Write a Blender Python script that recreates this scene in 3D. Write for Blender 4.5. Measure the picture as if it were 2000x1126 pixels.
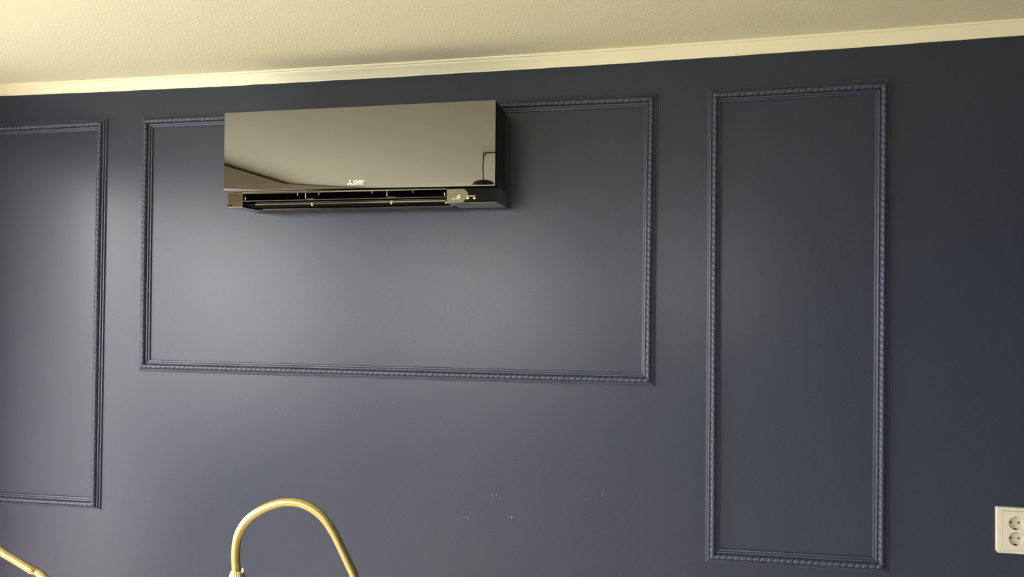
import bpy, bmesh, math, random
from mathutils import Vector, Matrix
random.seed(7)
sc = bpy.context.scene
for o in list(bpy.data.objects):
    bpy.data.objects.remove(o, do_unlink=True)
COL = sc.collection

# ---------------------------------------------------------------- camera
cam_d = bpy.data.cameras.new('camera'); cam = bpy.data.objects.new('camera', cam_d); COL.objects.link(cam)
r_, u_, f_ = (.979158, .20295, .007817), (-.005178, -.013528, .999895), (-.203035, .979096, .012195)
cam.matrix_world = Matrix(((r_[0], u_[0], -f_[0], 0), (r_[1], u_[1], -f_[1], -2.26), (r_[2], u_[2], -f_[2], 1.62), (0, 0, 0, 1)))
cam_d.sensor_width = 36; cam_d.lens = 25.2; cam_d.clip_start = .02
sc.camera = cam

# ---------------------------------------------------------------- sky, exposure
ROOM = dict(x0=-2.79, x1=2.45, y0=0.0, y1=-4.30)
w = bpy.data.worlds.new('sky'); sc.world = w; w.use_nodes = True
nt = w.node_tree; nt.nodes.clear()
wo = nt.nodes.new('ShaderNodeOutputWorld'); bg = nt.nodes.new('ShaderNodeBackground')
tc = nt.nodes.new('ShaderNodeTexCoord'); sx = nt.nodes.new('ShaderNodeSeparateXYZ'); rp = nt.nodes.new('ShaderNodeValToRGB')
mp = nt.nodes.new('ShaderNodeMapRange'); mp.inputs['From Min'].default_value = -1; mp.inputs['From Max'].default_value = 1
nt.links.new(tc.outputs['Generated'], sx.inputs[0]); nt.links.new(sx.outputs['Z'], mp.inputs['Value'])
nt.links.new(mp.outputs[0], rp.inputs[0]); nt.links.new(rp.outputs[0], bg.inputs[0]); nt.links.new(bg.outputs[0], wo.inputs[0])
e = rp.color_ramp.elements
e[0].position = .0; e[0].color = (.24, .23, .20, 1)
e[1].position = .47; e[1].color = (.32, .30, .27, 1)
for p, c in ((.53, (1.0, .93, .935, 1)), (1.0, (.97, .915, .94, 1))):
    k = e.new(p); k.color = c
bg.inputs[1].default_value = 6.0
sc.view_settings.view_transform = 'Standard'; sc.view_settings.look = 'None'
sc.view_settings.exposure = 2.05; sc.view_settings.gamma = 1; sc.view_settings.use_curve_mapping = False
sc.cycles.use_denoising = True; sc.cycles.max_bounces = 10; sc.cycles.diffuse_bounces = 6; sc.cycles.sample_clamp_indirect = 6
sc.cycles.caustics_reflective = False

def portal(name, x, y, z, sy, sz, rot):
    l = bpy.data.lights.new(name, 'AREA'); l.shape = 'RECTANGLE'; l.size = sz; l.size_y = sy; l.cycles.is_portal = True
    o = bpy.data.objects.new(name, l); COL.objects.link(o); o.location = (x, y, z); o.rotation_euler = rot
DOOR = (-.32, -1.22, .06, 2.22)       # y range, z range of the glazed door in the left wall
WIN = (-1.42, -3.60, .86, 2.22)       # the window beside it
for n, q in (('door_daylight', DOOR), ('window_daylight', WIN)):
    portal(n, ROOM['x0'] - .20, (q[0] + q[1]) / 2, (q[2] + q[3]) / 2, abs(q[1] - q[0]) + .1, q[3] - q[2] + .1, (0, -math.pi / 2, 0))

PATIO = (-2.60, -.90, 1.05, 2.16)      # x range, z range of the wide window in the wall behind the camera
HIGH_ADDED = (-.15, .60, 1.58, 2.14)       # unseen high window added to brighten the wall sheen and the ceiling
portal('added_high_daylight', (HIGH_ADDED[0] + HIGH_ADDED[1]) / 2, ROOM['y1'] - .20, (HIGH_ADDED[2] + HIGH_ADDED[3]) / 2, HIGH_ADDED[3] - HIGH_ADDED[2] + .1, HIGH_ADDED[1] - HIGH_ADDED[0] + .1, (math.pi / 2, 0, 0))
portal('patio_daylight', (PATIO[0] + PATIO[1]) / 2, ROOM['y1'] - .20, (PATIO[2] + PATIO[3]) / 2, PATIO[3] - PATIO[2] + .1, PATIO[1] - PATIO[0] + .1, (math.pi / 2, 0, 0))

# ---------------------------------------------------------------- materials
def mat(name, col, rough=.5, metal=0., spec=.5, coat=0., emit=None, es=0.):
    m = bpy.data.materials.new(name); m.use_nodes = True
    b = m.node_tree.nodes['Principled BSDF']
    b.inputs['Base Color'].default_value = (*col, 1); b.inputs['Roughness'].default_value = rough
    b.inputs['Metallic'].default_value = metal; b.inputs['Specular IOR Level'].default_value = spec
    b.inputs['Coat Weight'].default_value = coat
    if emit:
        b.inputs['Emission Color'].default_value = (*emit, 1); b.inputs['Emission Strength'].default_value = es
    return m

def nodes(m):
    return m.node_tree, m.node_tree.nodes['Principled BSDF']

def add_bump(m, scale, strength, dist, detail=2, rough=.5, prev=None):
    t, b = nodes(m)
    c = t.nodes.new('ShaderNodeTexCoord'); mpg = t.nodes.new('ShaderNodeMapping'); n = t.nodes.new('ShaderNodeTexNoise')
    mpg.inputs['Scale'].default_value = scale
    n.inputs['Scale'].default_value = 1; n.inputs['Detail'].default_value = detail; n.inputs['Roughness'].default_value = rough
    bu = t.nodes.new('ShaderNodeBump'); bu.inputs['Strength'].default_value = strength; bu.inputs['Distance'].default_value = dist
    t.links.new(c.outputs['Object'], mpg.inputs[0]); t.links.new(mpg.outputs[0], n.inputs['Vector'])
    t.links.new(n.outputs['Fac'], bu.inputs['Height'])
    if prev: t.links.new(prev.outputs[0], bu.inputs['Normal'])
    t.links.new(bu.outputs[0], b.inputs['Normal'])
    return bu, n

def vary_color(m, scale, c0, c1, detail=3):
    t, b = nodes(m)
    c = t.nodes.new('ShaderNodeTexCoord'); mpg = t.nodes.new('ShaderNodeMapping'); n = t.nodes.new('ShaderNodeTexNoise'); r = t.nodes.new('ShaderNodeValToRGB')
    mpg.inputs['Scale'].default_value = scale; n.inputs['Scale'].default_value = 1; n.inputs['Detail'].default_value = detail
    r.color_ramp.elements[0].position = .35; r.color_ramp.elements[1].position = .65
    r.color_ramp.elements[0].color = (*c0, 1); r.color_ramp.elements[1].color = (*c1, 1)
    t.links.new(c.outputs['Object'], mpg.inputs[0]); t.links.new(mpg.outputs[0], n.inputs['Vector'])
    t.links.new(n.outputs['Fac'], r.inputs[0]); t.links.new(r.outputs[0], b.inputs['Base Color'])

NAVY = (.028, .037, .0635)
m_wall = mat('navy_paint', NAVY, .32, spec=.41)
vary_color(m_wall, (90, 90, 260), (.0255, .0335, .058), (.0305, .0405, .069))
bu, _ = add_bump(m_wall, (140, 140, 420), .035, .0008, 2)
add_bump(m_wall, (260, 260, 420), .16, .0008, 2, prev=bu)
m_mould = mat('navy_gloss_lit', tuple(c * 1.25 for c in NAVY), .40, spec=.60); add_bump(m_mould, (160, 160, 160), .08, .001)  # wall navy made lighter, standing in for light caught by the mouldings
m_ceil = mat('cream_stipple_ceiling', (.86, .85, .68), .8, spec=.2)
bu, _ = add_bump(m_ceil, (120, 120, 120), .48, .004, 3, .6)
m_corn = mat('cream_gloss_trim', (.90, .89, .69), .32); add_bump(m_corn, (30, 30, 30), .05, .001)
m_cream = mat('cream_wall_paint', (.84, .80, .68), .7, spec=.3)
m_taupe = mat('taupe_wall_paint', (.34, .30, .25), .7, spec=.3)
m_lip = mat('white_plaster_edge', (.85, .83, .75), .6)
m_floor = mat('oak_floor', (.70, .61, .44), .4)
m_white = mat('white_window_paint', (.80, .79, .74), .35)
m_panel = mat('black_mirror_panel', (.218, .218, .228), .018, metal=1)
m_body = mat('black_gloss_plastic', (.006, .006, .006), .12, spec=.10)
m_bronze = mat('dark_mirror_plastic', (.21, .195, .165), .08, metal=1)
m_chassis = mat('charcoal_satin_plastic', (.035, .035, .038), .4)
m_liner = mat('black_matte_plastic', (.006, .006, .006), .55, spec=.08)
m_vane = mat('black_gloss_vane', (.03, .027, .024), .16, spec=.8)
m_pin = mat('pale_grey_plastic', (.62, .62, .58), .4)
m_print = mat('white_print', (.95, .95, .90), .5, emit=(1, 1, .9), es=.0)
m_led = mat('green_led', (.3, .6, .05), .4, emit=(.45, 1, .05), es=1.6)
m_brass = mat('satin_brass', (.60, .51, .24), .38, metal=1)
m_socket = mat('cream_white_plastic', (.60, .585, .48), .3)
m_well = mat('cream_socket_insert', (.52, .50, .40), .4)
m_dark = mat('dark_hole', (.006, .006, .006), .7)
m_curtain = mat('taupe_curtain', (.52, .42, .38), .85, spec=.1)
t, b = nodes(m_curtain); tl_ = t.nodes.new('ShaderNodeBsdfTranslucent'); mx = t.nodes.new('ShaderNodeMixShader'); mx.inputs[0].default_value = .40
tl_.inputs[0].default_value = (.72, .62, .60, 1)
t.links.new(b.outputs[0], mx.inputs[1]); t.links.new(tl_.outputs[0], mx.inputs[2]); t.links.new(mx.outputs[0], t.nodes['Material Output'].inputs[0])
m_pelmet = mat('taupe_pelmet_paint', (.55, .47, .38), .6)
m_blackm = mat('black_metal', (.02, .02, .02), .4)
m_scuff = mat('pale_scuff', (.20, .21, .24), .7)
m_glass = bpy.data.materials.new('window_glass'); m_glass.use_nodes = True
t = m_glass.node_tree; t.nodes.clear()
go = t.nodes.new('ShaderNodeOutputMaterial'); mx = t.nodes.new('ShaderNodeMixShader'); tr = t.nodes.new('ShaderNodeBsdfTransparent')
gl = t.nodes.new('ShaderNodeBsdfGlossy'); mx.inputs[0].default_value = .06
tr.inputs[0].default_value = (.95, .97, .96, 1); gl.inputs['Roughness'].default_value = .02
t.links.new(tr.outputs[0], mx.inputs[1]); t.links.new(gl.outputs[0], mx.inputs[2]); t.links.new(mx.outputs[0], go.inputs[0])

# ---------------------------------------------------------------- helpers
def link(name, bm, m, parent=None, smooth=False, bevel=0., seg=2):
    """bm is in world metres; a child is shifted to its parent's origin"""
    if bevel:
        es = [e for e in bm.edges if len(e.link_faces) == 2 and e.calc_face_angle(0) > .5]
        bmesh.ops.bevel(bm, geom=es, offset=bevel, segments=seg, affect='EDGES', profile=.5)
    bmesh.ops.recalc_face_normals(bm, faces=bm.faces[:])
    me = bpy.data.meshes.new(name); bm.to_mesh(me); bm.free()
    for p in me.polygons: p.use_smooth = smooth
    me.materials.append(m)
    o = bpy.data.objects.new(name, me); COL.objects.link(o)
    if parent:
        off = Vector((0, 0, 0)); q = parent
        while q: off += q.location; q = q.parent
        me.transform(Matrix.Translation(-off)); o.parent = parent
    return o

def tag(o, label=None, cat=None, group=None, kind=None):
    for k, v in (('label', label), ('category', cat), ('group', group), ('kind', kind)):
        if v: o[k] = v
    return o

def thing(name, loc, label, cat, group=None):
    o = bpy.data.objects.new(name, None); COL.objects.link(o); o.location = loc; o.empty_display_size = .05
    return tag(o, label, cat, group)

def box(bm, x0, x1, y0, y1, z0, z1):
    vs = [bm.verts.new((x, y, z)) for x in (x0, x1) for y in (y0, y1) for z in (z0, z1)]
    for f in ((0, 1, 3, 2), (4, 6, 7, 5), (0, 4, 5, 1), (2, 3, 7, 6), (0, 2, 6, 4), (1, 5, 7, 3)):
        bm.faces.new([vs[i] for i in f])
    return bm

def bx(*a): return box(bmesh.new(), *a)

def prism_x(bm, prof, x0, x1):
    """closed (y, z) outline run along x"""
    a = [bm.verts.new((x0, y, z)) for y, z in prof]; b = [bm.verts.new((x1, y, z)) for y, z in prof]
    n = len(prof)
    for i in range(n): bm.faces.new((a[i], a[(i + 1) % n], b[(i + 1) % n], b[i]))
    bm.faces.new(a); bm.faces.new(b[::-1])
    return bm

def lathe(bm, prof, c, n=32, axis=2):
    """profile of (radius, height) round c along an axis"""
    rings = []
    for r, h in prof:
        ring = []
        for i in range(n):
            a = 2 * math.pi * i / n
            p = [r * math.cos(a), r * math.sin(a), h]
            if axis == 1: p = [p[0], p[2], p[1]]
            ring.append(bm.verts.new(Vector(c) + Vector(p)))
        rings.append(ring)
    for A, B in zip(rings, rings[1:]):
        for i in range(n): bm.faces.new((A[i], A[(i + 1) % n], B[(i + 1) % n], B[i]))
    bm.faces.new(rings[0]); bm.faces.new(rings[-1])
    return bm

def smooth_path(pts, step):
    """Catmull-Rom through pts, resampled every step metres"""
    P = [Vector(p) for p in pts]; P = [P[0] * 2 - P[1]] + P + [P[-1] * 2 - P[-2]]
    fine = []
    for i in range(1, len(P) - 2):
        for k in range(40):
            t = k / 40; a, b, c, d = P[i - 1:i + 3]
            fine.append(.5 * ((2 * b) + (c - a) * t + (2 * a - 5 * b + 4 * c - d) * t * t + (3 * b - a - 3 * c + d) * t ** 3))
    fine.append(P[-2])
    out = [fine[0]]; acc = 0
    for a, b in zip(fine, fine[1:]):
        L = (b - a).length; s = step - acc
        while s <= L and L > 0:
            out.append(a.lerp(b, s / L)); s += step
        acc = (acc + L) % step
    return out

def tube(bm, path, rad, n=14, rib=0.):
    prev = None; first = None; side = None
    for i, p in enumerate(path):
        d = (path[min(i + 1, len(path) - 1)] - path[max(i - 1, 0)]).normalized()
        if side is None: side = d.cross(Vector((0, 1, .03))).normalized()
        side = (side - d * side.dot(d)).normalized(); up = d.cross(side)
        r = rad(i / (len(path) - 1)) if callable(rad) else rad
        if rib: r *= 1 + rib * (1 if i % 2 else -1)
        ring = [bm.verts.new(p + (side * math.cos(2 * math.pi * k / n) + up * math.sin(2 * math.pi * k / n)) * r) for k in range(n)]
        if prev:
            for k in range(n): bm.faces.new((prev[k], prev[(k + 1) % n], ring[(k + 1) % n], ring[k]))
        else: first = ring
        prev = ring
    bm.faces.new(first); bm.faces.new(prev)
    return bm

# ---------------------------------------------------------------- the room
X0, X1, Y1 = ROOM['x0'], ROOM['x1'], ROOM['y1']
def zc(x):                                            # the old ceiling sags a little in the middle
    return 2.3525 + .0051 * min(abs(x + .75), 2.2) ** 2
def ceil_z(x): return zc(x) + .0395
bm = bmesh.new(); nx = 48; g = []
for j in range(2):
    g.append([bm.verts.new((X0 - .3 + (X1 - X0 + .6) * i / nx, .1 if j == 0 else Y1 - .1, ceil_z(X0 + (X1 - X0) * i / nx))) for i in range(nx + 1)])
for i in range(nx): bm.faces.new((g[0][i], g[0][i + 1], g[1][i + 1], g[1][i]))
r = bmesh.ops.extrude_face_region(bm, geom=bm.faces[:])
for v in r['geom']:
    if isinstance(v, bmesh.types.BMVert): v.co.z += .15
tag(link('ceiling', bm, m_ceil), 'cream ceiling with a fine stippled plaster finish', 'ceiling', kind='structure')

wall = tag(link('wall_back', bx(X0 - .12, X1 + .12, 0, .12, 0, 2.5), m_wall), 'dark navy painted wall with panel mouldings and an air conditioner', 'wall', kind='structure')
tag(link('wall_right', bx(X1, X1 + .12, Y1, 0, 0, 2.5), m_wall), 'plain dark navy wall at the far right end of the room', 'wall', kind='structure')
bm = bx(X0 - .12, PATIO[0], Y1 - .12, Y1, 0, 2.5); box(bm, PATIO[1], HIGH_ADDED[0], Y1 - .12, Y1, 0, 2.5); box(bm, HIGH_ADDED[1], X1 + .12, Y1 - .12, Y1, 0, 2.5)
for q in (PATIO, HIGH_ADDED):
    box(bm, q[0], q[1], Y1 - .12, Y1, 0, q[2]); box(bm, q[0], q[1], Y1 - .12, Y1, q[3], 2.5)
tag(link('wall_front', bm, m_taupe), 'taupe wall with a wide window facing the navy wall', 'wall', kind='structure')
bm = bmesh.new()
ys = [0, DOOR[0], DOOR[1], WIN[0], WIN[1], Y1]
for i in (0, 2, 4): box(bm, X0 - .12, X0, ys[i + 1], ys[i], 0, 2.5)
for q in (DOOR, WIN):
    box(bm, X0 - .12, X0, q[1], q[0], 0, q[2]); box(bm, X0 - .12, X0, q[1], q[0], q[3], 2.5)
tag(link('wall_left', bm, m_cream), 'cream wall with a glazed door and a window', 'wall', kind='structure')
bm = bmesh.new(); ft = bx(X0 - .12, X1 + .12, Y1 - .12, .12, -.1, 0)
t_, b_ = nodes(m_floor)
tag(link('floor', ft, m_floor), 'warm brown oak floor under the room', 'floor', kind='structure')

def glazing(name, q, label, cat, bars):
    y0, y1, z0, z1 = q[1], q[0], q[2], q[3]; xm = X0 - .06
    bm = bmesh.new(); t = .055
    box(bm, xm - .03, xm + .03, y0, y0 + t, z0, z1); box(bm, xm - .03, xm + .03, y1 - t, y1, z0, z1)
    box(bm, xm - .03, xm + .03, y0 + t, y1 - t, z1 - t, z1); box(bm, xm - .03, xm + .03, y0 + t, y1 - t, z0, z0 + t)
    o = tag(link(name, bm, m_white), label, cat, kind='structure')
    for b in bars: link('glazing_bar', bx(xm - .025, xm + .025, b - .025, b + .025, z0 + t, z1 - t), m_white, o)
    link('pane', bx(xm - .003, xm + .003, y0 + t, y1 - t, z0 + t, z1 - t), m_glass, o)
    return o
d = glazing('door_1', DOOR, 'white framed glazed door in the cream wall', 'door', ())
w1 = glazing('window_1', WIN, 'white framed window beside the glazed door', 'window', tuple(WIN[0] + (WIN[1] - WIN[0]) * k / 3 for k in (1, 2)))
link('sill', bx(X0 - .02, X0 + .12, WIN[1] - .05, WIN[0] + .05, WIN[2] - .03, WIN[2]), m_white, w1)

for nm, q, lb in (('window_2', PATIO, 'wide white framed window facing the navy wall'), ('added_window', HIGH_ADDED, 'added high window, out of view, brightening the navy wall and ceiling')):
    bm = bmesh.new(); ym = Y1 - .06; px0, px1, pz0, pz1 = q; t = .055
    box(bm, px0, px0 + t, ym - .03, ym + .03, pz0, pz1); box(bm, px1 - t, px1, ym - .03, ym + .03, pz0, pz1)
    box(bm, px0 + t, px1 - t, ym - .03, ym + .03, pz1 - t, pz1); box(bm, px0 + t, px1 - t, ym - .03, ym + .03, pz0, pz0 + t)
    w2 = tag(link(nm, bm, m_white), lb, 'window', kind='structure')
    link('glazing_bar', bx((px0 + px1) / 2 - .03, (px0 + px1) / 2 + .03, ym - .025, ym + .025, pz0 + t, pz1 - t), m_white, w2)
    link('pane', bx(px0 + t, px1 - t, ym - .003, ym + .003, pz0 + t, pz1 - t), m_glass, w2)

# cornice: small cove with a bead on top; the paint line below it is uneven
prof = [(0, .0), (-.0035, .0), (-.0042, .002), (-.0044, .004), (-.0052, .0046), (-.0070, .0085), (-.0105, .0145), (-.0150, .0205), (-.0195, .0255), (-.0222, .0285), (-.0232, .0305), (-.0234, .0325),
        (-.0256, .0318), (-.0284, .0316), (-.0306, .0328), (-.0318, .0350), (-.0316, .0376), (-.0304, .0400), (-.0304, .0460), (0, .0460)]
def cornice(name, xa, xb, label):
    bm = bmesh.new(); rows = []; n = int((xb - xa) / .02)
    for i in range(n + 1):
        x = xa + (xb - xa) * i / n
        j = (math.sin(x * 7.3) + math.sin(x * 17.1 + 1) + math.sin(x * 41 + 2)) * .00028 - (.0012 if -1.55 < x < -1.42 else 0)
        rows.append([bm.verts.new((x, y, zc(x) + z + (j if k < 3 else 0))) for k, (y, z) in enumerate(prof)])
    m = len(prof)
    for A, B in zip(rows, rows[1:]):
        for k in range(m): bm.faces.new((A[k], A[(k + 1) % m], B[(k + 1) % m], B[k]))
    bm.faces.new(rows[0]); bm.faces.new(rows[-1])
    o = link(name, bm, m_corn, smooth=True); o.data.set_sharp_from_angle(angle=.6)
    return tag(o, label, 'cornice', kind='structure')
cornice('trim_1', X0, .2163, 'long cream cornice strip above the air conditioner')
t2 = cornice('trim_2', .2163, X1, 'short cream cornice strip beyond the joint, above the narrow panel')
bm = bmesh.new()
for dx, dz, s in ((0, .004, .0022), (.003, .001, .0026), (.0012, .008, .0016)):
    bmesh.ops.create_icosphere(bm, subdivisions=1, radius=s, matrix=Matrix.Translation((.2165 + dx, -.0065 - dz * .45, zc(.2) + .003 + dz)))
link('joint_filler', bm, m_corn, t2, smooth=True)

# small scuffs and knocks in the paint
def fleck(x, z, dx, dz, wd):
    """irregular flake of missing paint, 0.4 mm proud"""
    bm = bmesh.new(); L = math.hypot(dx, dz); ux, uz = dx / L, dz / L; n = 9
    pts = []
    for i in range(n):
        a = 2 * math.pi * i / n; k = random.uniform(.65, 1.1)
        s, t_ = math.cos(a) * L / 2 * k, math.sin(a) * wd / 2 * k
        pts.append((x + ux * s - uz * t_, z + uz * s + ux * t_))
    a = [bm.verts.new((p, .0005, q)) for p, q in pts]; b = [bm.verts.new((x + (p - x) * .8, -.0004, z + (q - z) * .8)) for p, q in pts]
    for i in range(n): bm.faces.new((a[i], a[(i + 1) % n], b[(i + 1) % n], b[i]))
    bm.faces.new(b)
    return link('scuff_mark', bm, m_scuff, wall)
for f in ((-.5274, .982, -.006, .020, .003), (-.5156, .983, .002, .008, .003), (-.5037, .9722, .006, -.003, .003), (-.6174, .9052, -.006, .010, .002),
          (-.6087, .9009, .007, -.002, .004), (-.6449, .8933, .003, .003, .003), (-.4762, .9167, .001, .009, .0025), (-.4636, .9159, .002, .011, .005),
          (-.248, 1.0032, .002, .012, .002), (-.2301, .9883, .006, .009, .002), (-.1742, 1.0078, .005, .017, .0016), (-1.7926, .8892, .004, .005, .004),
          (.5691, 1.4634, .003, .004, .003), (.4026, 1.4686, .002, .003, .002), (-1.90, 2.19, .018, -.006, .0015), (.1555, .972, .002, .004, .002)):
    fleck(*f)

# ---------------------------------------------------------------- panel mouldings
# (offset from the outer edge, height off the wall) of the flat parts; the rope sits in the gap
RC, RR, RB = .0215, .0086, .0115
P_OUT = [(0, 0), (.0003, .0030), (.0012, .0048), (.0028, .0053), (.0044, .0055), (.0050, .0048), (.0054, .0044), (.0062, .0046), (.0066, .0085), (.0074, .0099), (.0092, .0105), (.0110, .0107), (.0118, .0100), (.0120, .0082), (.0130, .0080)]
PROFILE = P_OUT + [(.043 - v, h) for v, h in P_OUT[::-1]]
PITCH = .0187
def rail_frame(A, B, W=.043):
    """outer corner A to B (x, z); returns a function (s, v, h) -> world point with mitred ends"""
    A, B = Vector(A), Vector(B); L = (B - A).length; d = (B - A) / L; n = Vector((-d.y, d.x))   # left of the run = inwards (counter-clockwise)
    def at(s, v, h):
        s = min(max(s, v), L - v); p = A + d * s + n * v
        return Vector((p.x, -h, p.y))
    return at, L
def moulding(name, q, label):
    (tl, tr, br, bl) = q
    cx = sum(p[0] for p in q) / 4; cz = sum(p[1] for p in q) / 4
    root = thing(name, (cx, 0, cz), label, 'panel moulding')
    for nm, A, B, hand in (('bottom_rail', bl, br, 1), ('right_stile', br, tr, 1), ('top_rail', tr, tl, 1), ('left_stile', tl, bl, 1)):
        nm = nm.split('_')[1]
        at, L = rail_frame(A, B)
        bm = bmesh.new(); rows = []
        N = max(8, int(L / .12))
        for i in range(N + 1):
            s = -.05 + (L + .1) * i / N if 0 < i < N else (-1 if i == 0 else L + 1)
            rows.append([bm.verts.new(at(s, v, h)) for v, h in PROFILE])
        for a, b in zip(rows, rows[1:]):
            for k in range(len(PROFILE) - 1): bm.faces.new((a[k], a[k + 1], b[k + 1], b[k]))
        o = link(nm, bm, m_mould, root, smooth=True); o.data.set_sharp_from_angle(angle=.75)
        # rope: lobes twisted round a half-round rod
        bm = bmesh.new(); rows = []; M = 12; ST = PITCH / 12; N = int(L / ST)
        for i in range(N + 1):
            s = L * i / N; row = []
            for k in range(M + 1):
                ph = math.pi * (-.22 + 1.44 * k / M)          # outer side to inner side
                u = (s / PITCH - k / M * .88) % 1
                lobe = 1 - abs(2 * u - 1) ** 4.5
                rr = RR * (.74 + .27 * lobe)
                row.append(bm.verts.new(at(s, RC - rr * math.cos(ph), RB - .001 + rr * 1.25 * math.sin(ph))))
            rows.append(row)
        for a, b in zip(rows, rows[1:]):
            for k in range(M): bm.faces.new((a[k], a[k + 1], b[k + 1], b[k]))
        bmesh.ops.dissolve_degenerate(bm, dist=1e-6, edges=bm.edges[:])
        link('rope_bead', bm, m_mould, o, smooth=True)
    return root
moulding('panel_moulding', ((-1.8356, 2.263), (-.0098, 2.257), (-.0151, 1.3467), (-1.8356, 1.3423)), 'wide navy rope-twist panel moulding partly hidden behind the air conditioner')
moulding('panel_moulding', ((.1375, 2.2593), (.6535, 2.264), (.6472, .8325), (.1357, .8237)), 'tall narrow navy rope-twist panel moulding beside the wall socket, whole in view')
moulding('panel_moulding', ((-2.505, 2.2605), (-1.9834, 2.2625), (-1.9887, .8367), (-2.505, .8285)), 'tall navy rope-twist panel moulding cut off by the picture edge, farthest from the socket')

# ---------------------------------------------------------------- air conditioner
AX0, AX1 = -1.372, -.4805
ac = thing('air_conditioner', (-.926, 0, 1.90), 'glossy black wall air conditioner with mirror front and open vanes, below the cornice', 'air conditioner')
# front panel: mirror face bowed very slightly
bm = bmesh.new(); nx = 40; F = []
ZB, ZT = 1.9535, 2.203
zs = [ZB + .0015 * k for k in range(14)] + [ZB + .03 + (ZT - ZB - .03) * k / 8 for k in range(9)]; nz = len(zs) - 1
def bow(z):                                          # the lower lip rolls back a touch
    d = max(0, .019 - (z - ZB)); return .024 * d * d / (2 * .019)
for i in range(nx + 1):
    F.append([bm.verts.new((AX0 + (AX1 - AX0) * i / nx, -.203 + bow(z), z - (ZT - z) / (ZT - ZB) * .004 * i / nx - .001 * i / nx)) for z in zs])
for i in range(nx):
    for k in range(nz): bm.faces.new((F[i][k], F[i + 1][k], F[i + 1][k + 1], F[i][k + 1]))
pf = link('front_panel', bm, m_panel, ac, smooth=True)
tag(pf, 'mirror-black flat front panel')
bm = bx(AX0, AX1, -.2025, -.184, ZB - .001, ZT - .0012)
link('panel_edge', bm, m_body, ac)
# shell in two halves, then the charcoal back chassis
bm = bx(AX0 + .002, AX1 + .001, -.183, -.050, 1.953, 2.199); link('body_shell', bm, m_body, ac, bevel=.003)
bm = bx(AX0 + .002, AX1 + .003, -.0495, 0, 1.9515, 2.196); link('back_chassis', bm, m_chassis, ac, bevel=.003)
bm = bx(AX0 + .002, AX1 + .003, -.0495, 0, 1.9045, 1.9500); link('lower_chassis', bm, m_chassis, ac, bevel=.003)
# left end cap, right display block
OX0, OX1 = -1.3175, -.6345
def end_block(name, x0, x1, m):
    pr = [(-.052, 1.9035), (-.1815, 1.9025), (-.1828, 1.9040), (-.1815, 1.9495), (-.1808, 1.9505), (-.052, 1.9520)]
    return link(name, prism_x(bmesh.new(), pr[::-1], x0, x1), m, ac, bevel=.0008, seg=1)
lc = end_block('end_cap', AX0 + .001, OX0, m_bronze); tag(lc, 'plain mirror end cap beside the outlet')
rc = end_block('display_cover', OX1, AX1 + .002, m_bronze); tag(rc, 'mirror display cover with a dark room reflection built in black and two green lights')
bm = bmesh.new()                                     # black piece standing in for the dark room mirrored in the cover
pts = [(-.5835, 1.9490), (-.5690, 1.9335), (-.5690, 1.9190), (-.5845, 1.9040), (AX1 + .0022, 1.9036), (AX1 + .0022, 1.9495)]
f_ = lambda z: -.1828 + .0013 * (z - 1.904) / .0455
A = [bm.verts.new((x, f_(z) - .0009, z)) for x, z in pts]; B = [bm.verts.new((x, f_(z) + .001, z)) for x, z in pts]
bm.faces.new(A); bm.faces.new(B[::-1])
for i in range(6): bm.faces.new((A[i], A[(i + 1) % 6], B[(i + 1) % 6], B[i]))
link('dark_reflection', bm, m_body, rc)
# end cap catch
link('latch', bx(-1.3705, -1.358, -.1845, -.181, 1.9045, 1.9105), m_body, lc, bevel=.001)
link('top_edge', bx(AX0 + .001, OX0, -.1855, -.183, 1.9510, 1.9526), m_vane, lc)
# outlet
link('outlet_lip', bx(OX0, OX1, -.184, -.165, 1.9440, 1.9510), m_bronze, ac, bevel=.001)
bm = bmesh.new()
cur = [(-.165, 1.951), (-.110, 1.951), (-.090, 1.945), (-.075, 1.932), (-.066, 1.915), (-.062, 1.904)]
a = [bm.verts.new((OX0, y, z)) for y, z in cur]; b = [bm.verts.new((OX1, y, z)) for y, z in cur]
for i in range(len(cur) - 1): bm.faces.new((a[i], a[i + 1], b[i + 1], b[i]))
link('outlet_liner', bm, m_liner, ac, smooth=True)
link('underside', bx(OX0, OX1, -.121, -.0505, 1.9015, 1.9035), m_chassis, ac)
link('outlet_rim', bx(OX0 + .006, OX1, -.1240, -.1205, 1.9008, 1.9040), m_bronze, ac, bevel=.0008)
def vane(name, y0, z0, y1, z1, th, m, x0=OX0 + .003, x1=OX1 - .003):
    pr = []
    for k in range(7):
        t = k / 6; pr.append((y0 + (y1 - y0) * t, z0 + (z1 - z0) * t + .004 * math.sin(math.pi * t)))
    pr += [(y, z - th) for y, z in pr[::-1]]
    return link(name, prism_x(bmesh.new(), pr, x0, x1), m, ac, bevel=.0006, seg=1)
v1 = vane('vane', -.1825, 1.9228, -.105, 1.931, .0024, m_vane)
v2 = vane('vane', -.1800, 1.9112, -.135, 1.9075, .0022, m_liner)
link('vane_edge', bx(OX0 + .045, OX1 - .003, -.1830, -.1795, 1.9083, 1.9118), m_bronze, v2, bevel=.0012)
v3 = vane('vane', -.170, 1.9175, -.112, 1.912, .0015, m_vane, OX0 + .04)
for x in (-1.127, -1.0539, -.8759, -.7428):
    link('louvre', bx(x - .0007, x + .0007, -.1812, -.1770, 1.9365, 1.9445), m_pin, ac)
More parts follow.
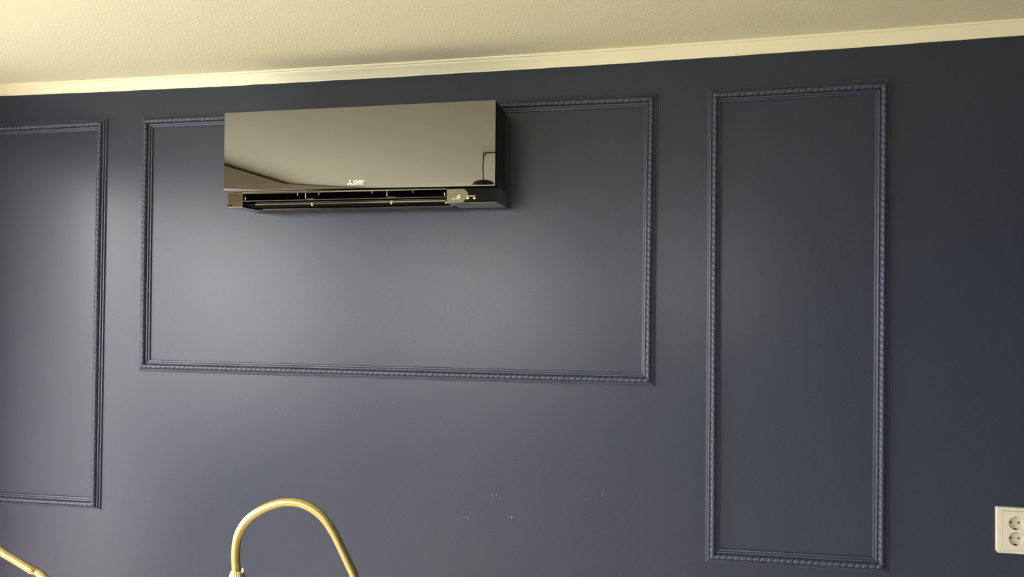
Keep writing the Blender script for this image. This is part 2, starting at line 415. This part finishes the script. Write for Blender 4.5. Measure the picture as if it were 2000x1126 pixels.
for x, k in ((-1.0992, -1.0762), (-.8271, -.8119)):
    bm = bmesh.new()
    prism_x(bm, [(-.1812, 1.945), (-.177, 1.945), (-.177, 1.9265), (-.1812, 1.9275)], x - .0009, x + .0009)
    link('vane_bracket', bm, m_pin, v1, bevel=.0004, seg=1)
    link('hinge', bx(x + .003, x + .028, -.181, -.172, 1.9235, 1.9262), m_chassis, v1, bevel=.0006, seg=1)
    bm = bmesh.new(); bmesh.ops.create_uvsphere(bm, u_segments=14, v_segments=9, radius=.0052, matrix=Matrix.Translation((k, -.180, 1.9082)) @ Matrix.Diagonal((.75, .7, 1.15, 1)))
    link('knob', bm, m_pin, v2, smooth=True)
for x in (OX0 + .007, OX1 - .0075):
    bm = bmesh.new(); bmesh.ops.create_uvsphere(bm, u_segments=12, v_segments=8, radius=.0058, matrix=Matrix.Translation((x, -.178, 1.931)) @ Matrix.Diagonal((.32, .5, 1, 1)))
    link('pivot_pin', bm, m_pin, v1, smooth=True)
bm = bmesh.new(); bmesh.ops.create_uvsphere(bm, u_segments=12, v_segments=8, radius=.0032, matrix=Matrix.Translation((OX1 - .002, -.181, 1.9045)))
link('pivot_pin', bm, m_pin, v2, smooth=True)
# emblem and lettering on the front
def text_mesh(s, size, x, y, z, name, parent, wx=None, m=m_print):
    c = bpy.data.curves.new(name, 'FONT'); c.body = s; c.size = size; c.extrude = .0002; c.offset = .00022
    o = bpy.data.objects.new(name, c); COL.objects.link(o)
    dg = bpy.context.evaluated_depsgraph_get(); me = bpy.data.meshes.new_from_object(o.evaluated_get(dg))
    bpy.data.objects.remove(o, do_unlink=True)
    xs = [v.co.x for v in me.vertices]; k = (wx / (max(xs) - min(xs))) if wx else 1; x_ = min(xs)
    me.transform(Matrix(((k, 0, 0, x - x_ * k), (0, 0, -1, y), (0, 1, 0, z), (0, 0, 0, 1))))
    bm = bmesh.new(); bm.from_mesh(me); bpy.data.meshes.remove(me)
    return link(name, bm, m, parent)
em = bmesh.new(); a_ = .0060; ex, ez = -.9394, 1.9676
for ang in (90, 210, 330):
    u = Vector((math.cos(math.radians(ang)), math.sin(math.radians(ang)))); v = Vector((-u.y, u.x))
    q = [Vector((0, 0)), u * a_ * .866 * 1.08 - v * a_ * .54, u * a_ * 1.82, u * a_ * .866 * 1.08 + v * a_ * .54]
    q = [Vector((0, 0)) + p for p in q]
    A = [em.verts.new((ex + p.x, -.2042, ez + p.y)) for p in q]; B = [em.verts.new((ex + p.x, -.2029, ez + p.y)) for p in q]
    em.faces.new(A); em.faces.new(B[::-1])
    for i in range(4): em.faces.new((A[i], A[(i + 1) % 4], B[(i + 1) % 4], B[i]))
link('emblem', em, m_print, pf)
text_mesh('MITSUBISHI', .0088, -.9275, -.2034, 1.9695, 'lettering', pf, .0345)
text_mesh('ELECTRIC', .0088, -.9275, -.2034, 1.9622, 'lettering', pf, .0315)
# small marks and lights on the display cover
bm = bmesh.new(); Y = -.1842
for i in range(7): box(bm, -.6205 + i * .0029, -.6205 + i * .0029 + .0021, Y, -.1815, 1.9138, 1.9156)
link('print', bm, m_print, rc)
bm = bmesh.new()                                     # brush-like emblem of crossing strokes
for x0, z0, x1, z1, wd in ((-.6010, 1.9190, -.5990, 1.9270, .0013), (-.5965, 1.9130, -.5940, 1.9285, .0016), (-.6040, 1.9215, -.5915, 1.9235, .0013), (-.6030, 1.9170, -.5925, 1.9190, .0013),
                           (-.6005, 1.9140, -.5990, 1.9185, .0013), (-.5930, 1.9135, -.5920, 1.9200, .0010)):
    d = Vector((x1 - x0, z1 - z0)).normalized(); n = Vector((-d.y, d.x)) * wd / 2
    q = [(x0 + n.x, z0 + n.y), (x0 - n.x, z0 - n.y), (x1 - n.x, z1 - n.y), (x1 + n.x, z1 + n.y)]
    A = [bm.verts.new((x, Y, z)) for x, z in q]; B = [bm.verts.new((x, -.1815, z)) for x, z in q]
    bm.faces.new(A); bm.faces.new(B[::-1])
    for i in range(4): bm.faces.new((A[i], A[(i + 1) % 4], B[(i + 1) % 4], B[i]))
link('print', bm, m_print, rc)
bm = bmesh.new()
for i in range(9): box(bm, -.5715 + i * .0029, -.5715 + i * .0029 + .0021, Y, -.1815, 1.9215, 1.9234)
link('print', bm, m_print, rc)
for x in (-.5685, -.5482):
    link('indicator_light', bx(x - .0027, x + .0027, -.1850, -.1815, 1.9137, 1.9172), m_led, rc, bevel=.0007, seg=1)

# ---------------------------------------------------------------- wall socket
sk = thing('wall_socket', (.9735, 0, .98), 'cream double wall socket on the navy wall beside the tall narrow moulding', 'wall socket')
bm = bmesh.new()
loops = []
for (hx, hz, y) in ((.0485, .0645, 0), (.0485, .0645, -.0065), (.0465, .0625, -.0095), (.0345, .0560, -.0095), (.0330, .0545, -.0080), (.0330, .0545, -.0085)):
    c = .0055 if hx > .04 else .002
    loops.append([bm.verts.new((.9735 + x, y, .9798 + z)) for x, z in ((-hx, -hz + c), (-hx + c, -hz), (hx - c, -hz), (hx, -hz + c), (hx, hz - c * .3), (hx - c * .3, hz), (-hx + c * .3, hz), (-hx, hz - c * .3))])
for A, B in zip(loops, loops[1:]):
    for i in range(8): bm.faces.new((A[i], A[(i + 1) % 8], B[(i + 1) % 8], B[i]))
link('frame_plate', bm, m_socket, sk, bevel=.0006, seg=1)
bm = bmesh.new(); YI = -.0112; wr = .0190
outer = [bm.verts.new((.9735 + x, YI, .9798 + z)) for x, z in ((-.0328, -.0543), (.0328, -.0543), (.0328, .0543), (-.0328, .0543))]
bedges = [bm.edges.new((outer[i], outer[(i + 1) % 4])) for i in range(4)]
wells = [(.9735, 1.0015), (.9735, .9580)]
for cx, cz in wells:
    ring = [bm.verts.new((cx + wr * math.cos(2 * math.pi * i / 36), YI, cz + wr * math.sin(2 * math.pi * i / 36))) for i in range(36)]
    bedges += [bm.edges.new((ring[i], ring[(i + 1) % 36])) for i in range(36)]
bmesh.ops.triangle_fill(bm, edges=bedges, use_beauty=True)
for f in list(bm.faces):
    c = f.calc_center_median()
    if any((c.x - cx) ** 2 + (c.z - cz) ** 2 < (wr * .97) ** 2 for cx, cz in wells): bm.faces.remove(f)
side = [bm.verts.new((v.co.x, -.001, v.co.z)) for v in outer]
for i in range(4): bm.faces.new((outer[i], outer[(i + 1) % 4], side[(i + 1) % 4], side[i]))
ins = link('insert', bm, m_socket, sk)
for cx, cz in wells:
    bm = bmesh.new(); prev = None
    for rr, y in ((wr, YI), (wr * .985, YI + .0006), (wr * .95, -.0015)):
        ring = [bm.verts.new((cx + rr * math.cos(2 * math.pi * i / 36), y, cz + rr * math.sin(2 * math.pi * i / 36))) for i in range(36)]
        if prev:
            for i in range(36): bm.faces.new((prev[i], prev[(i + 1) % 36], ring[(i + 1) % 36], ring[i]))
        prev = ring
    bm.faces.new(prev)
    wl = link('socket_well', bm, m_well, ins, smooth=True); wl.data.set_sharp_from_angle(angle=.6)
    for dx in (-.0095, .0095):
        bm = lathe(bmesh.new(), [(.0026, -.0022), (.0026, -.0008)], (cx + dx, 0, cz), 14, 1); link('pin_hole', bm, m_dark, wl)
    for s in (-1, 1):
        link('earth_clip', bx(cx - .0028, cx + .0028, -.0085, -.0015, cz + s * (wr * .93) - .0012, cz + s * (wr * .93) + .0012), m_dark if s < 0 else m_blackm, wl)

# ---------------------------------------------------------------- brass lamp with flexible necks
LX, LY = -.7035, -1.154
lamp = thing('floor_lamp', (LX, LY, 0), 'brass floor lamp with two arched ribbed goosenecks in front of the navy wall', 'floor lamp')
link('base', lathe(bmesh.new(), [(.02, 0), (.14, 0), (.145, .004), (.14, .016), (.03, .022), (.012, .034)], (LX, LY, 0), 48), m_brass, lamp, smooth=True)
link('stem', lathe(bmesh.new(), [(.0085, .02), (.0085, .80), (.012, .805), (.012, .86), (.0085, .865), (.0085, 1.09)], (LX, LY, 0), 20), m_brass, lamp, smooth=True)
bm = bmesh.new(); rows = []                              # fluted collar
for z, rr in ((1.075, .0090), (1.078, .0150), (1.115, .0150), (1.132, .0143), (1.142, .0128), (1.149, .0110), (1.152, .0092)):
    rows.append([bm.verts.new((LX + rr * (1 - (.06 if i % 2 else 0)) * math.cos(2 * math.pi * i / 44), LY + rr * (1 - (.06 if i % 2 else 0)) * math.sin(2 * math.pi * i / 44), z)) for i in range(44)])
for A, B in zip(rows, rows[1:]):
    for i in range(44): bm.faces.new((A[i], A[(i + 1) % 44], B[(i + 1) % 44], B[i]))
bm.faces.new(rows[0]); bm.faces.new(rows[-1])
col = link('fluted_collar', bm, m_brass, lamp)
bm = lathe(bmesh.new(), [(.0005, 0), (.0024, .003), (.0020, .008), (.0005, .009)], (LX + .0135, LY - .004, 1.150), 10); link('switch', bm, m_pin, col, smooth=True)
arm = [(LX, LY, 1.10), (-.7047, -1.1543, 1.1528), (-.7057, -1.1547, 1.172), (-.7053, -1.1549, 1.1894), (-.7029, -1.1546, 1.2069), (-.697, -1.1535, 1.2226), (-.686, -1.1514, 1.2384), (-.6698, -1.1483, 1.2516), (-.6511, -1.1445, 1.2613),
       (-.6315, -1.1405, 1.2676), (-.6144, -1.137, 1.269), (-.5956, -1.1331, 1.2661), (-.5768, -1.129, 1.2567), (-.5588, -1.1251, 1.2411), (-.5425, -1.1214, 1.2169), (-.5296, -1.1184, 1.1908), (-.5175, -1.1156, 1.1648), (-.5075, -1.1132, 1.1422), (-.49, -1.110, 1.09), (-.478, -1.108, 1.03)]
link('gooseneck', tube(bmesh.new(), smooth_path(arm, .00085), .0072, 16, .022), m_brass, lamp, smooth=True)
arm2 = [(LX, LY, .83), (-.78, -1.135, .84), (-.90, -1.11, .895), (-1.05, -1.09, .986), (-1.1773, -1.0673, 1.066), (-1.2018, -1.0726, 1.0813), (-1.2215, -1.0768, 1.0936), (-1.2411, -1.0811, 1.1055), (-1.2608, -1.0853, 1.1178), (-1.33, -1.09, 1.16), (-1.42, -1.09, 1.185), (-1.50, -1.09, 1.15), (-1.54, -1.09, 1.08), (-1.55, -1.09, 1.02)]
link('gooseneck', tube(bmesh.new(), smooth_path(arm2, .0011), .0072, 14, .022), m_brass, lamp, smooth=True)
for x, y, z in ((-.478, -1.108, 1.03), (-1.55, -1.09, 1.02)):
    bm = lathe(bmesh.new(), [(.010, 0), (.014, -.01), (.022, -.03), (.055, -.11), (.058, -.125), (.055, -.122), (.020, -.032)], (x, y, z), 32)
    link('lamp_shade', bm, m_brass, lamp, smooth=True)

# ---------------------------------------------------------------- what the mirror panel shows of the room behind
def curtain(name, ya, yb, n, label):
    bm = bmesh.new(); N = n * 10; rows = []
    for i in range(N + 1):
        y = ya + (yb - ya) * i / N; dx = .028 * math.sin(2 * math.pi * n * i / N)
        rows.append([bm.verts.new((X0 + .075 + dx * k, y, z)) for z, k in ((.02, 1.1), (1.1, 1), (2.14, .9), (2.192, .7))])
    for a, b in zip(rows, rows[1:]):
        for k in range(3): bm.faces.new((a[k], a[k + 1], b[k + 1], b[k]))
    root = thing(name, (X0 + .075, (ya + yb) / 2, .02), label, 'curtain')
    link('fabric', bm, m_curtain, root, smooth=True)
    return root
for ya, yb in ((-.035, -4.15),):
    bm = bx(X0 + .001, X0 + .26, yb, ya, 2.20, 2.385)
    tag(link('pelmet', bm, m_pelmet, bevel=.004), 'pale boxed pelmet over the curtains of the glazed door and window', 'pelmet')
curtain('curtain', -.10, -.70, 6, 'taupe pleated curtain between the navy wall and the glazed door')
curtain('curtain', -3.62, -4.05, 5, 'taupe pleated curtain on the far side of the window')
# small dark dome lamp hung from a swagged cord
px, py = -.925, -1.84; pz = ceil_z(px)
pend = thing('pendant_lamp', (px, py, pz - .235), 'small black dome pendant lamp hanging from a hook by its swagged cord', 'pendant lamp')
link('lamp_shade', lathe(bmesh.new(), [(.006, .085), (.020, .080), (.040, .066), (.052, .040), (.058, .010), (.060, 0), (.056, .002), (.040, .055), (.006, .075)], (px, py, pz - .235), 32), m_blackm, pend, smooth=True)
link('cord', tube(bmesh.new(), smooth_path([(px, py, pz - .155), (px - .003, py, pz - .10), (px - .002, py, pz - .03), (px + .002, py, pz - .012), (px + .05, py, pz - .006), (px + .25, py, pz - .03), (px + .55, py, pz - .002)], .006), .0032, 8), m_blackm, pend, smooth=True)
link('hook', tube(bmesh.new(), smooth_path([(px, py, pz + .004), (px, py, pz - .014), (px + .006, py, pz - .022), (px + .012, py, pz - .014)], .002), .0022, 8), m_blackm, pend, smooth=True)
